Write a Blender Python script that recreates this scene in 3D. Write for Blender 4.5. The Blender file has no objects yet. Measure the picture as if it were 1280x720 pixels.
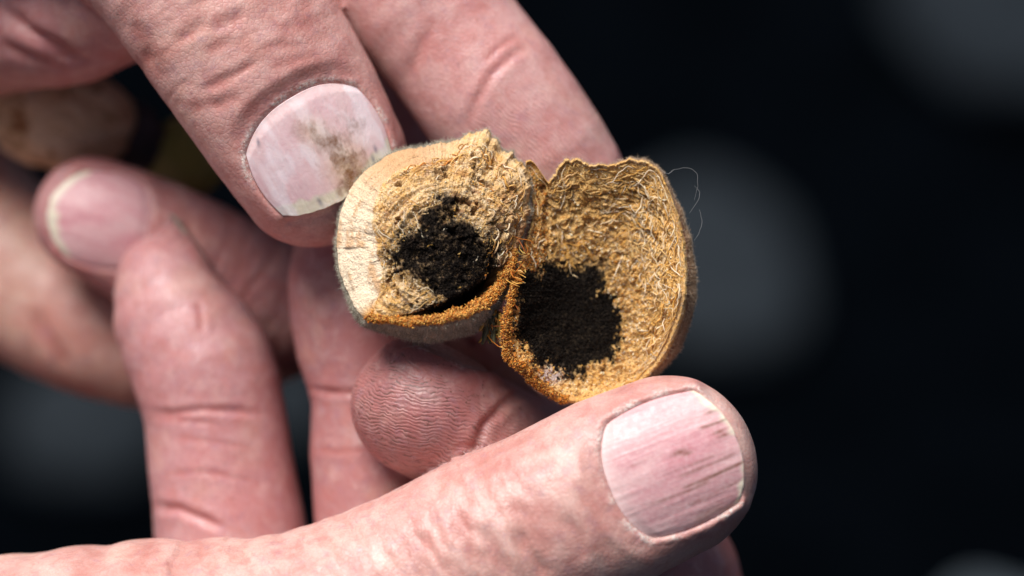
import bpy, math, random
import numpy as np
from mathutils import Matrix, Vector

random.seed(7)
rng = np.random.default_rng(11)
sc = bpy.context.scene

# ------------------------------------------------------------------ camera, sky, sun, exposure
D = 356.0                 # mm from lens to the working plane (x right, y away, z up; 10 px of the photo = 1 mm there)
PITCH = math.radians(40)  # the lens looks down onto the hands
GROUND = 1000.0            # mm along the view axis from the working plane to the ground
R3 = Matrix.Rotation(-PITCH, 4, 'X')
W = Matrix.Translation((0, 0, GROUND * .001 * math.sin(PITCH))) @ R3

cd = bpy.data.cameras.new('camera'); cam = bpy.data.objects.new('camera', cd)
sc.collection.objects.link(cam)
cam.matrix_world = W @ Matrix.Translation((0, -D * .001, 0)) @ Matrix.Rotation(math.pi / 2, 4, 'X')
cd.sensor_width = 36; cd.lens = 36 * D / 128.0
cd.clip_start = .02; cd.clip_end = 60
cd.dof.use_dof = True; cd.dof.focus_distance = (D - 1.0) * .001; cd.dof.aperture_fstop = 6.6
cd.dof.aperture_blades = 0
sc.camera = cam

SUN_DIR = Vector((-.26, .04, .95)).normalized()      # towards the sun
elev = math.asin(SUN_DIR.z); azim = math.atan2(SUN_DIR.x, SUN_DIR.y)
world = bpy.data.worlds.new('World'); sc.world = world; world.use_nodes = True
nt = world.node_tree; nt.nodes.clear()
sky = nt.nodes.new('ShaderNodeTexSky'); sky.sky_type = 'NISHITA'; sky.sun_disc = False
sky.sun_elevation = elev; sky.sun_rotation = azim; sky.dust_density = 3.0; sky.air_density = .7; sky.ozone_density = .6
bg = nt.nodes.new('ShaderNodeBackground'); bg.inputs['Strength'].default_value = .05
wo = nt.nodes.new('ShaderNodeOutputWorld')
nt.links.new(sky.outputs[0], bg.inputs[0]); nt.links.new(bg.outputs[0], wo.inputs[0])
sl = bpy.data.lights.new('sun', 'SUN'); sl.energy = 4.4; sl.angle = math.radians(34); sl.color = (1, .975, .95)
sun = bpy.data.objects.new('sun', sl); sc.collection.objects.link(sun)
sun.rotation_euler = SUN_DIR.to_track_quat('Z', 'Y').to_euler(); sun.location = SUN_DIR * 3
sc.view_settings.view_transform = 'Standard'; sc.view_settings.look = 'None'
sc.view_settings.gamma = 1; sc.view_settings.exposure = 0.36
sc.view_settings.use_curve_mapping = False
sc.cycles.use_denoising = True
sc.cycles.max_bounces = 8

# ------------------------------------------------------------------ small helpers
def P(px, py, y):
    k = (D + y) / D
    return np.array([(px - 640) / 10 * k, y, (360 - py) / 10 * k])
def topx(V):
    k = D / (D + V[:, 1])
    return np.stack([640 + V[:, 0] * 10 * k, 360 - V[:, 2] * 10 * k], 1)
def s2l(c):
    c = np.asarray(c, float) / 255.
    return np.where(c <= .04045, c / 12.92, ((c + .055) / 1.055) ** 2.4)
def sstep(a, b, x):
    t = np.clip((x - a) / (b - a), 0, 1); return t * t * (3 - 2 * t)
def mix(a, b, t):
    return a + (b - a) * t
def mixc(a, b, t):
    return a + (b - a) * t[..., None]
def unit(v):
    v = np.asarray(v, float); return v / np.linalg.norm(v)

def _hash(ix, iy, iz):
    h = (ix.astype(np.uint32) * np.uint32(374761393) + iy.astype(np.uint32) * np.uint32(668265263)
         + iz.astype(np.uint32) * np.uint32(2246822519))
    h = (h ^ (h >> np.uint32(13))) * np.uint32(1274126177)
    h = (h ^ (h >> np.uint32(15))) * np.uint32(2654435761)
    return ((h ^ (h >> np.uint32(16))) & np.uint32(0xffffff)).astype(np.float32) / np.float32(0x7fffff) - 1
def noise(Q):
    Q = np.asarray(Q, np.float32); I = np.floor(Q); F = Q - I; I = I.astype(np.int64) & 0xffffffff
    F = F * F * F * (F * (F * 6 - 15) + 10); o = 0
    for dx in (0, 1):
        wx = F[:, 0] if dx else 1 - F[:, 0]
        for dy in (0, 1):
            wy = wx * (F[:, 1] if dy else 1 - F[:, 1])
            for dz in (0, 1):
                wz = wy * (F[:, 2] if dz else 1 - F[:, 2])
                o = o + wz * _hash(I[:, 0] + dx, I[:, 1] + dy, I[:, 2] + dz)
    return o
ROT = np.array([[.36, .48, -.8], [-.8, .6, 0], [.48, .64, .6]])
def fbm(Q, n=4, gain=.5, ridged=False):
    Q = np.asarray(Q, float); o = 0; a = 1; t = 0
    for k in range(n):
        v = noise(Q)
        if ridged: v = 1 - 2 * np.abs(v)
        o = o + a * v; t += a; a *= gain; Q = Q @ ROT.T * 2.03 + 17.3
    return o / t
def poly_sd(pts, poly):
    """signed distance (negative inside) of 2D points to a closed polygon"""
    poly = np.asarray(poly, float); n = len(poly); d = np.full(len(pts), 1e9); ins = np.zeros(len(pts), bool)
    for i in range(n):
        a = poly[i]; b = poly[(i + 1) % n]; e = b - a; w = pts - a
        h = np.clip((w @ e) / (e @ e + 1e-12), 0, 1); q = w - h[:, None] * e
        d = np.minimum(d, (q * q).sum(1))
        c = (a[1] > pts[:, 1]) != (b[1] > pts[:, 1])
        if a[1] != b[1]:
            ins ^= c & (pts[:, 0] < (b[0] - a[0]) * (pts[:, 1] - a[1]) / (b[1] - a[1]) + a[0])
    d = np.sqrt(d); return np.where(ins, -d, d)
def line_d(pts, line):
    line = np.asarray(line, float); d = np.full(len(pts), 1e9); t = np.zeros(len(pts)); L = 0
    for i in range(len(line) - 1):
        a = line[i]; e = line[i + 1] - a; w = pts - a; le = np.hypot(*e)
        h = np.clip((w @ e) / (e @ e + 1e-12), 0, 1); q = w - h[:, None] * e; dd = np.hypot(q[:, 0], q[:, 1])
        m = dd < d; d[m] = dd[m]; t[m] = L + h[m] * le; L += le
    return d, t / L

def build(name, V, faces, mat, parent=None, origin=(0, 0, 0), attrs=None, smooth=True, matrix=True):
    """V in mm in the working frame; faces an (n,4)/(n,3) int array or a list"""
    me = bpy.data.meshes.new(name)
    V = (np.asarray(V, float) - np.asarray(origin)) * .001
    if isinstance(faces, list):
        me.from_pydata(V.tolist(), [], faces)
    else:
        n, k = faces.shape
        me.vertices.add(len(V)); me.vertices.foreach_set('co', V.ravel())
        me.loops.add(n * k); me.loops.foreach_set('vertex_index', faces.ravel().astype(np.int32))
        me.polygons.add(n); me.polygons.foreach_set('loop_start', np.arange(0, n * k, k, dtype=np.int32))
        me.polygons.foreach_set('loop_total', np.full(n, k, np.int32))
    me.update(calc_edges=True); me.validate()
    if smooth: me.polygons.foreach_set('use_smooth', np.ones(len(me.polygons), bool))
    for an, av in (attrs or {}).items():
        av = np.asarray(av, np.float32)
        if av.ndim == 2:
            c = np.ones((len(V), 4), np.float32); c[:, :3] = np.clip(av, 0, 1)
            me.attributes.new(an, 'FLOAT_COLOR', 'POINT').data.foreach_set('color', c.ravel())
        else:
            me.attributes.new(an, 'FLOAT', 'POINT').data.foreach_set('value', av)
    me.materials.append(mat)
    o = bpy.data.objects.new(name, me); sc.collection.objects.link(o)
    if parent is not None: o.parent = parent
    else: o.matrix_world = W @ Matrix.Translation(Vector(origin) * .001)
    return o
def empty(name, origin):
    o = bpy.data.objects.new(name, None); sc.collection.objects.link(o); o.empty_display_size = .01
    o.matrix_world = W @ Matrix.Translation(Vector(origin) * .001); return o
def tag(o, label=None, cat=None, group=None, kind=None):
    if label: o['label'] = label
    if cat: o['category'] = cat
    if group: o['group'] = group
    if kind: o['kind'] = kind
    return o

# ------------------------------------------------------------------ materials
class NG:
    def __init__(s, name):
        s.m = bpy.data.materials.new(name); s.m.use_nodes = True; s.t = s.m.node_tree; s.t.nodes.clear()
        s.out = s.n('ShaderNodeOutputMaterial'); s.b = s.n('ShaderNodeBsdfPrincipled')
        s.l(s.b.outputs[0], s.out.inputs[0])
    def n(s, ty, **kw):
        o = s.t.nodes.new(ty)
        for k, v in kw.items(): setattr(o, k, v)
        return o
    def l(s, a, b): s.t.links.new(a, b)
    def put(s, i, v):
        if hasattr(v, 'is_linked') or hasattr(v, 'links'): s.l(v, i)
        else: i.default_value = v
    def attr(s, name): return s.n('ShaderNodeAttribute', attribute_name=name)
    def math(s, op, a, b=0., c=0.):
        o = s.n('ShaderNodeMath', operation=op); s.put(o.inputs[0], a); s.put(o.inputs[1], b); s.put(o.inputs[2], c); return o.outputs[0]
    def noise(s, scale, detail=3., rough=.55, vec=None, dist=0.):
        o = s.n('ShaderNodeTexNoise'); o.inputs['Scale'].default_value = scale; o.inputs['Detail'].default_value = detail
        o.inputs['Roughness'].default_value = rough; o.inputs['Distortion'].default_value = dist
        s.l(vec if vec is not None else s.co(), o.inputs['Vector']); return o.outputs['Fac']
    def co(s):
        if not hasattr(s, '_co'): s._co = s.n('ShaderNodeTexCoord').outputs['Object']
        return s._co
    def vor(s, scale, feature='F1', vec=None):
        o = s.n('ShaderNodeTexVoronoi', feature=feature); o.inputs['Scale'].default_value = scale
        s.l(vec if vec is not None else s.co(), o.inputs['Vector']); return o.outputs['Distance']
    def warp(s, scale, amt):
        n = s.n('ShaderNodeTexNoise'); n.inputs['Scale'].default_value = scale; s.l(s.co(), n.inputs['Vector'])
        a = s.n('ShaderNodeVectorMath', operation='MULTIPLY_ADD'); s.l(n.outputs['Color'], a.inputs[0]); a.inputs[1].default_value = (amt,) * 3; s.l(s.co(), a.inputs[2]); return a.outputs[0]
    def rng(s, v, a, b, c=0., d=1.):
        o = s.n('ShaderNodeMapRange'); s.put(o.inputs[0], v)
        for i, x in enumerate((a, b, c, d)): o.inputs[i + 1].default_value = x
        return o.outputs[0]
    def mixc(s, f, a, b, bt='MIX'):
        o = s.n('ShaderNodeMix', data_type='RGBA', blend_type=bt); s.put(o.inputs[0], f)
        for i, v in ((6, a), (7, b)):
            if isinstance(v, (tuple, list)): o.inputs[i].default_value = (*v, 1) if len(v) == 3 else v
            else: s.l(v, o.inputs[i])
        return o.outputs[2]
    def bump(s, h, dist, strength=1., prev=None):
        o = s.n('ShaderNodeBump'); o.inputs['Distance'].default_value = dist; s.put(o.inputs['Strength'], strength)
        s.l(h, o.inputs['Height'])
        if prev is not None: s.l(prev, o.inputs['Normal'])
        return o.outputs[0]
    def set(s, **kw):
        for k, v in kw.items(): s.put(s.b.inputs[k.replace('_', ' ')], v)

def skin_material():
    g = NG('skin')
    col = g.attr('tint').outputs['Color']
    # blotches: redder and paler patches, then fine mottling
    n1 = g.noise(260, 3); n2 = g.noise(900, 4, .6); n3 = g.noise(3200, 2)
    c = g.mixc(g.rng(n1, .45, .68, 0, .22), col, (.48, .15, .125), 'MIX')
    c = g.mixc(g.rng(n2, .5, .75, 0, .16), c, (.74, .50, .43), 'MIX')
    c = g.mixc(g.rng(n3, .35, .65, 0, .12), c, (.36, .15, .11), 'MIX')
    mot = g.noise(420, 4, .62, dist=.6); mot2 = g.noise(620, 3, .6)
    c = g.mixc(g.rng(mot, .50, .66, 0, .42), c, (.46, .17, .15)); c = g.mixc(g.rng(mot, .48, .30, 0, .24), c, (.72, .52, .47))
    c = g.mixc(g.rng(mot2, .54, .70, 0, .32), c, (.36, .19, .24))
    v1 = g.vor(1500, 'DISTANCE_TO_EDGE'); v3 = g.vor(620, 'DISTANCE_TO_EDGE', vec=g.warp(900, .0006))
    c = g.mixc(g.rng(v1, .0, .10, .16, 0), c, (.30, .11, .085)); c = g.mixc(g.math('MULTIPLY', g.rng(v3, .0, .035, .14, 0), g.rng(n2, .4, .55)), c, (.28, .10, .08))
    ridge = g.attr('ridge').outputs['Fac']; rm = g.attr('ridge_mask').outputs['Fac']; dirt = g.attr('dirt').outputs['Fac']
    wob = g.math('ADD', g.math('MULTIPLY', g.noise(330, 2), 2.2), g.math('MULTIPLY', g.noise(1700, 2), .35))
    ph = g.math('MULTIPLY', g.math('ADD', ridge, wob), 2 * math.pi / .5)
    sn = g.math('SINE', ph)
    valley = g.rng(sn, -.2, -.95, 0, 1)
    patch = g.rng(g.noise(700, 3, .6), .44, .62, 0, 1)
    c = g.mixc(g.math('MULTIPLY', g.math('MULTIPLY', valley, patch), g.math('MULTIPLY', g.math('MULTIPLY', dirt, .7), rm)), c, (.06, .028, .016))
    spots = g.math('MULTIPLY', g.rng(g.noise(1500, 2), .66, .74, 0, .75), dirt)
    c = g.mixc(spots, c, (.10, .045, .025))
    flake = g.attr('flake').outputs['Fac']
    fl = g.math('MULTIPLY', flake, g.rng(g.noise(2600, 4, .7), .40, .62, 0, 1))
    c = g.mixc(fl, c, (.82, .72, .66))
    # relief: ridges, criss-cross skin lines, pores, flakes
    nrm = g.bump(g.math('MULTIPLY', sn, g.math('MULTIPLY', rm, g.rng(n2, .3, .6, .35, 1.))), .000026, 1.)
    notr = g.math('SUBTRACT', 1., g.math('MULTIPLY', rm, .75))
    hh = g.math('ADD', g.math('MULTIPLY', g.math('ADD', g.rng(v1, 0, .22, 0, .26), g.rng(v3, 0, .08, 0, .12)), notr), g.math('ADD', g.math('MULTIPLY', n2, .8), g.math('MULTIPLY', fl, .9)))
    nrm = g.bump(hh, .00011, .7, nrm)
    g.set(Base_Color=c, Normal=nrm, Roughness=g.rng(n2, .3, .7, .34, .52), Subsurface_Weight=.4,
          Subsurface_Radius=(.75, .34, .24), Subsurface_Scale=.0009, Specular_IOR_Level=.42)
    return g.m
def nail_material():
    g = NG('nail'); col = g.attr('tint').outputs['Color']; br = g.attr('ridge').outputs['Fac']
    c = g.mixc(g.rng(g.noise(1800, 4, .6), .4, .75, 0, .25), col, (.85, .72, .70))
    nrm = g.bump(br, .00003, 1.)
    nrm = g.bump(g.noise(2400, 4, .65), .00007, .6, nrm)
    g.set(Base_Color=c, Normal=nrm, Roughness=g.rng(g.noise(1300, 3), .3, .7, .30, .52), Subsurface_Weight=.25,
          Subsurface_Radius=(1., .5, .4), Subsurface_Scale=.0004, Specular_IOR_Level=.36)
    return g.m
def hull_material():
    g = NG('hull'); col = g.attr('tint').outputs['Color']
    n = g.noise(2600, 5, .7); n2 = g.noise(6500, 3, .7)
    c = g.mixc(g.rng(n, .3, .7, 0, .5), col, g.mixc(1., col, (1.35, 1.3, 1.25), 'MULTIPLY'))
    c = g.mixc(g.rng(n2, .36, .52, .42, 0), c, g.mixc(1., col, (.40, .32, .22), 'MULTIPLY'))
    nrm = g.bump(n, .0004, .9); nrm = g.bump(n2, .00014, .8, nrm)
    nrm = g.bump(g.vor(3800), .00012, .7, nrm)
    g.set(Base_Color=c, Normal=nrm, Roughness=.85, Specular_IOR_Level=.22)
    return g.m
def tint_material(name, rough, spec=.3, sss=0.):
    g = NG(name); col = g.attr('tint').outputs['Color']
    c = g.mixc(g.rng(g.noise(3000, 3), .3, .7, 0, .35), col, g.mixc(1., col, (.6, .55, .5), 'MULTIPLY'))
    g.set(Base_Color=c, Roughness=rough, Specular_IOR_Level=spec)
    if sss: g.set(Subsurface_Weight=sss, Subsurface_Radius=(1., .7, .4), Subsurface_Scale=.0003)
    return g.m
def plain(name, ca, cb, scale, rough=.8, bumpd=.002, spec=.2):
    g = NG(name); n = g.noise(scale, 5, .6)
    g.set(Base_Color=g.mixc(g.rng(n, .3, .7), ca, cb), Normal=g.bump(n, bumpd, .6), Roughness=rough, Specular_IOR_Level=spec)
    return g.m
M_SKIN = skin_material(); M_NAIL = nail_material(); M_HULL = hull_material()
M_FIBRE = tint_material('dry fibre', .7, .3, .3); M_SPORE = tint_material('mould', .95, .1); M_FUZZ = tint_material('fuzz', .8, .2)

# ------------------------------------------------------------------ setting: dark ground far below the hands
g_mat = plain('dark ground', (.0004, .0007, .0011), (.0011, .0017, .0026), 14, .9, .004, .0)
s_mat = plain('grey stone', (.006, .009, .012), (.012, .017, .022), 60, .85, .002, .2)
n = 60; xs = np.linspace(-1, 1, n); gx, gy = np.meshgrid(np.sign(xs) * np.abs(xs) ** 2.5 * 8, np.sign(xs) * np.abs(xs) ** 2.5 * 8, indexing='ij')
gv = np.stack([gx.ravel(), gy.ravel() + .55, 0 * gx.ravel()], 1)
gv[:, 2] = .004 * noise(gv * 9)
idx = np.arange(n * n).reshape(n, n)
gf = np.stack([idx[:-1, :-1], idx[1:, :-1], idx[1:, 1:], idx[:-1, 1:]], -1).reshape(-1, 4)
me = bpy.data.meshes.new('ground'); me.from_pydata(gv.tolist(), [], gf.tolist()); me.materials.append(g_mat)
me.polygons.foreach_set('use_smooth', np.ones(len(me.polygons), bool))
go = bpy.data.objects.new('ground', me); sc.collection.objects.link(go); tag(go, kind='structure')

Wnp = np.array(W)
def ground_at(px, py):
    o = Wnp[:3, :3] @ np.array([0, -D * .001, 0]) + Wnp[:3, 3]
    d = Wnp[:3, :3] @ np.array([(px - 640) / 10, D, (360 - py) / 10]); t = -o[2] / d[2]
    return o + d * t
def stone(px, py, rx, ry, rz, rot, label, mat):
    c = ground_at(px, py); nu, nv = 48, 26; V = []
    u, v = np.meshgrid(np.linspace(0, 2 * np.pi, nu, endpoint=False), np.linspace(0.02, np.pi - .02, nv), indexing='ij')
    q = np.stack([np.cos(u) * np.sin(v), np.sin(u) * np.sin(v), np.cos(v)], -1).reshape(-1, 3)
    q = np.sign(q) * np.abs(q) ** .85
    q = q * (1 + .30 * fbm(q * 1.0 + px, 3))[:, None] * np.array([rx, ry, rz])
    cr, sr = math.cos(rot), math.sin(rot); q = np.stack([q[:, 0] * cr - q[:, 1] * sr, q[:, 0] * sr + q[:, 1] * cr, q[:, 2]], 1)
    i = np.arange(nu * nv).reshape(nu, nv); j = np.roll(i, -1, 0)
    f = np.stack([i[:, :-1], i[:, 1:], j[:, 1:], j[:, :-1]], -1).reshape(-1, 4).tolist()
    f += [i[::-1, 0].tolist(), i[:, -1].tolist()]
    m = bpy.data.meshes.new('stone'); m.from_pydata(q.tolist(), [], f); m.materials.append(mat)
    m.polygons.foreach_set('use_smooth', np.ones(len(m.polygons), bool))
    o = bpy.data.objects.new('stone', m); sc.collection.objects.link(o); o.location = (c[0], c[1], rz * .8)
    tag(o, label, 'stone', 'blurred grey stones on the dark ground'); return o
stone(895, 362, 0.0377, 0.0665, 0.0141, .1, 'blurred oval grey stone on dark ground beside the open hull', s_mat)
stone(1285, 60, 0.0630, 0.0882, 0.0277, .5, 'largest blurred bluish grey stone on the dark ground', plain('slate stone', (.007, .010, .013), (.012, .016, .021), 60, .85, .002, .1))
stone(105, 560, 0.0378, 0.0428, 0.0176, .3, 'blurred grey stone on dark ground beyond the curled fingers', s_mat)
stone(1275, 865, 0.0378, 0.0227, 0.0252, -.4, 'small paler blurred stone on dark ground off the tip of the streaked thumb', plain('pale stone', (.05, .065, .075), (.09, .11, .13), 60, .8, .002, .2))
stone(370, 520, 0.0164, 0.0277, 0.0126, 0., 'small blurred grey stone seen in the gap between two fingers', s_mat)

# ------------------------------------------------------------------ hands: one implicit surface per hand
class Chain:
    """tapered limb: control points (px, py, depth mm, half width mm, half thickness mm), tip first"""
    def __init__(s, pts, dorsal, k=6., tip=None, m=26, tint=None, sub=26):
        A = np.array([np.r_[P(p[0], p[1], p[2]), p[3], p[4]] for p in pts])
        out = []; n = len(A)
        for i in range(n - 1):
            p0 = A[max(i - 1, 0)]; p1 = A[i]; p2 = A[i + 1]; p3 = A[min(i + 2, n - 1)]
            c = max(2, int(round(np.linalg.norm(p2[:3] - p1[:3]) / (4.5 if -100 < pts[i][0] < 1380 and -100 < pts[i][1] < 820 else 9.))))
            for j in range(c):
                t = j / c
                out.append(.5 * ((2 * p1) + (-p0 + p2) * t + (2 * p0 - 5 * p1 + 4 * p2 - p3) * t * t + (-p0 + 3 * p1 - 3 * p2 + p3) * t ** 3))
        out.append(A[-1]); S = np.array(out)
        s.C = S[:, :3]; s.a = S[:, 3]; s.b = S[:, 4]; s.k = k
        T = np.gradient(s.C, axis=0); T /= np.linalg.norm(T, axis=1)[:, None]
        dn = np.asarray(dorsal, float)
        N = dn - (T @ dn)[:, None] * T; N /= np.linalg.norm(N, axis=1)[:, None]
        s.T, s.N = T, N; s.S = np.cross(T, N)
        s.len = np.r_[0, np.cumsum(np.linalg.norm(np.diff(s.C, axis=0), axis=1))]
        s.tip = tip or s.a[0]
        r = np.maximum(s.a, s.b).max() + 9
        s.lo = (s.C - np.maximum(s.a, s.b)[:, None]).min(0) - 10; s.hi = (s.C + np.maximum(s.a, s.b)[:, None]).max(0) + 10
    def ev(s, Q, full=False):
        n = len(Q); best = np.full(n, 1e6); u = np.zeros(n); sv = np.zeros(n); nv = np.zeros(n)
        m = np.all((Q > s.lo) & (Q < s.hi), 1); q = Q[m]
        if len(q) == 0: return (best, u, sv, nv) if full else best
        B = np.full(len(q), 1e6); U = np.zeros(len(q)); SV = np.zeros(len(q)); NV = np.zeros(len(q))
        q = q.astype(np.float32); B = B.astype(np.float32)
        for i in range(len(s.C) - 1):
            e = (s.C[i + 1] - s.C[i]).astype(np.float32); le2 = e @ e
            rr = max(s.a[i], s.b[i], s.a[i + 1], s.b[i + 1]) + 11.
            w = q - s.C[i].astype(np.float32)
            kp = np.where(((w - e * .5) ** 2).sum(1) < (rr + math.sqrt(le2) * .5) ** 2)[0]
            if len(kp) == 0: continue
            w = w[kp]
            h = np.clip((w @ e) / le2, 0, 1)
            a = s.a[i] + (s.a[i + 1] - s.a[i]) * h; b = s.b[i] + (s.b[i + 1] - s.b[i]) * h
            tv = e / math.sqrt(le2); N = s.N[i]; N = N - (N @ tv) * tv; N = (N / np.linalg.norm(N)).astype(np.float32); S = np.cross(tv, N).astype(np.float32)
            te = w @ tv - h * math.sqrt(le2)
            x = w @ S; y = w @ N
            tl = np.where(te < 0, s.tip if i == 0 else b, b)
            kk = np.sqrt((x / a) ** 2 + (y / b) ** 2 + (te / tl) ** 2)
            d = (kk - 1) * np.minimum(a, b)
            mm = d < B[kp]; km = kp[mm]
            B[km] = d[mm]
            if full: U[km] = (s.len[i] + h * math.sqrt(le2) + te)[mm]; SV[km] = x[mm]; NV[km] = y[mm]
        best[m] = B
        if full:
            u[m] = U + s.tip; sv[m] = SV; nv[m] = NV; return best, u, sv, nv
        return best
def smin(a, b, k):
    h = np.clip(.5 + .5 * (b - a) / k, 0, 1); return b + (a - b) * h - k * h * (1 - h)

class Hand:
    def __init__(s, fingers, palm): s.f = fingers; s.p = palm
    def ev(s, Q):
        pal = np.full(len(Q), 1e6)
        for c in s.p: pal = smin(pal, c.ev(Q), 8.) if c is not s.p[0] else c.ev(Q)
        o = pal
        for c in s.f: o = np.minimum(o, smin(c.ev(Q), pal, c.k))
        return o
    def grad(s, Q, h=.15):
        g = np.zeros_like(Q)
        for i in range(3):
            e = np.zeros(3); e[i] = h; g[:, i] = s.ev(Q + e) - s.ev(Q - e)
        return g / (np.linalg.norm(g, axis=1)[:, None] + 1e-9)
    def mesh(s, vox):
        al = s.f + s.p; lo = np.min([c.lo for c in al], 0) + 6; hi = np.max([c.hi for c in al], 0) - 6
        F = 4; nc = np.ceil((hi - lo) / (vox * F)).astype(int) + 1
        ax = [lo[i] + (np.arange(nc[i]) + .5) * vox * F for i in range(3)]
        G = np.stack(np.meshgrid(*ax, indexing='ij'), -1).reshape(-1, 3)
        dc = s.ev(G).reshape(nc)
        near = np.abs(dc) < vox * F * 1.6 + .6
        f = np.repeat(np.repeat(np.repeat(np.where(dc < 0, -5., 5.).astype(np.float32), F, 0), F, 1), F, 2)
        bi = np.argwhere(near); off = np.stack(np.meshgrid(*[np.arange(F)] * 3, indexing='ij'), -1).reshape(-1, 3)
        I = (bi[:, None, :] * F + off[None]).reshape(-1, 3); Q = lo + (I + .5) * vox
        f[I[:, 0], I[:, 1], I[:, 2]] = s.ev(Q)
        for sl_ in (np.s_[0], np.s_[-1]):
            f[sl_] = 5; f[:, sl_] = 5; f[:, :, sl_] = 5
        neg = f < 0
        cnt = np.zeros(np.array(f.shape) - 1, np.int8)
        cs = [(i, j, k) for i in (0, 1) for j in (0, 1) for k in (0, 1)]
        nx, ny, nz = f.shape
        for i, j, k in cs: cnt += neg[i:nx - 1 + i, j:ny - 1 + j, k:nz - 1 + k]
        act = (cnt > 0) & (cnt < 8); A = np.argwhere(act); vid = np.full(cnt.shape, -1, np.int64); vid[act] = np.arange(len(A))
        cv = np.stack([f[A[:, 0] + i, A[:, 1] + j, A[:, 2] + k] for i, j, k in cs], 1)
        acc = np.zeros((len(A), 3)); num = np.zeros(len(A))
        for p in range(8):
            for q in range(p + 1, 8):
                if sum(abs(cs[p][z] - cs[q][z]) for z in range(3)) != 1: continue
                m = (cv[:, p] < 0) != (cv[:, q] < 0); t = cv[m, p] / (cv[m, p] - cv[m, q])
                acc[m] += np.array(cs[p]) + t[:, None] * (np.array(cs[q]) - np.array(cs[p])); num[m] += 1
        V = lo + (A + acc / num[:, None] + .5) * vox
        faces = []
        for axn in range(3):
            sa = [slice(None)] * 3; sb = [slice(None)] * 3; sa[axn] = slice(0, -1); sb[axn] = slice(1, None)
            n0 = neg[tuple(sa)]; n1 = neg[tuple(sb)]; E = np.argwhere(n0 != n1); d = n0[E[:, 0], E[:, 1], E[:, 2]]
            b_, c_ = [(1, 2), (2, 0), (0, 1)][axn]
            def cell(db, dc):
                e = E.copy(); e[:, b_] += db; e[:, c_] += dc; return vid[e[:, 0], e[:, 1], e[:, 2]]
            q = np.stack([cell(-1, -1), cell(0, -1), cell(0, 0), cell(-1, 0)], 1)
            q[~d] = q[~d][:, ::-1]; faces.append(q)
        faces = np.concatenate(faces); faces = faces[(faces >= 0).all(1)]
        return V, faces
    def ray(s, px, py):
        o = np.array([0, -D, 0.]); d = unit(P(px, py, 0) - o); t = D - 60.
        for _ in range(120):
            v = s.ev((o + d * t)[None])[0]
            if v < .02: break
            t += max(.04, min(v, 4) * .6)
        return o + d * t

def subdivided(V, F):
    me = bpy.data.meshes.new('tmp'); n = len(F)
    me.vertices.add(len(V)); me.vertices.foreach_set('co', V.ravel())
    me.loops.add(n * 4); me.loops.foreach_set('vertex_index', F.ravel().astype(np.int32))
    me.polygons.add(n); me.polygons.foreach_set('loop_start', np.arange(0, n * 4, 4, dtype=np.int32)); me.polygons.foreach_set('loop_total', np.full(n, 4, np.int32))
    me.update(calc_edges=True); o = bpy.data.objects.new('tmp', me); sc.collection.objects.link(o)
    md = o.modifiers.new('s', 'SUBSURF'); md.levels = 1
    e = o.evaluated_get(bpy.context.evaluated_depsgraph_get()); m2 = e.to_mesh()
    co = np.empty(len(m2.vertices) * 3, np.float32); m2.vertices.foreach_get('co', co)
    fi = np.empty(len(m2.loops), np.int32); m2.loops.foreach_get('vertex_index', fi)
    no = np.empty(len(m2.vertices) * 3, np.float32); m2.vertex_normals.foreach_get('vector', no)
    e.to_mesh_clear(); bpy.data.objects.remove(o); bpy.data.meshes.remove(me)
    return co.reshape(-1, 3).astype(float), fi.reshape(-1, 4), no.reshape(-1, 3).astype(float)

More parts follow.
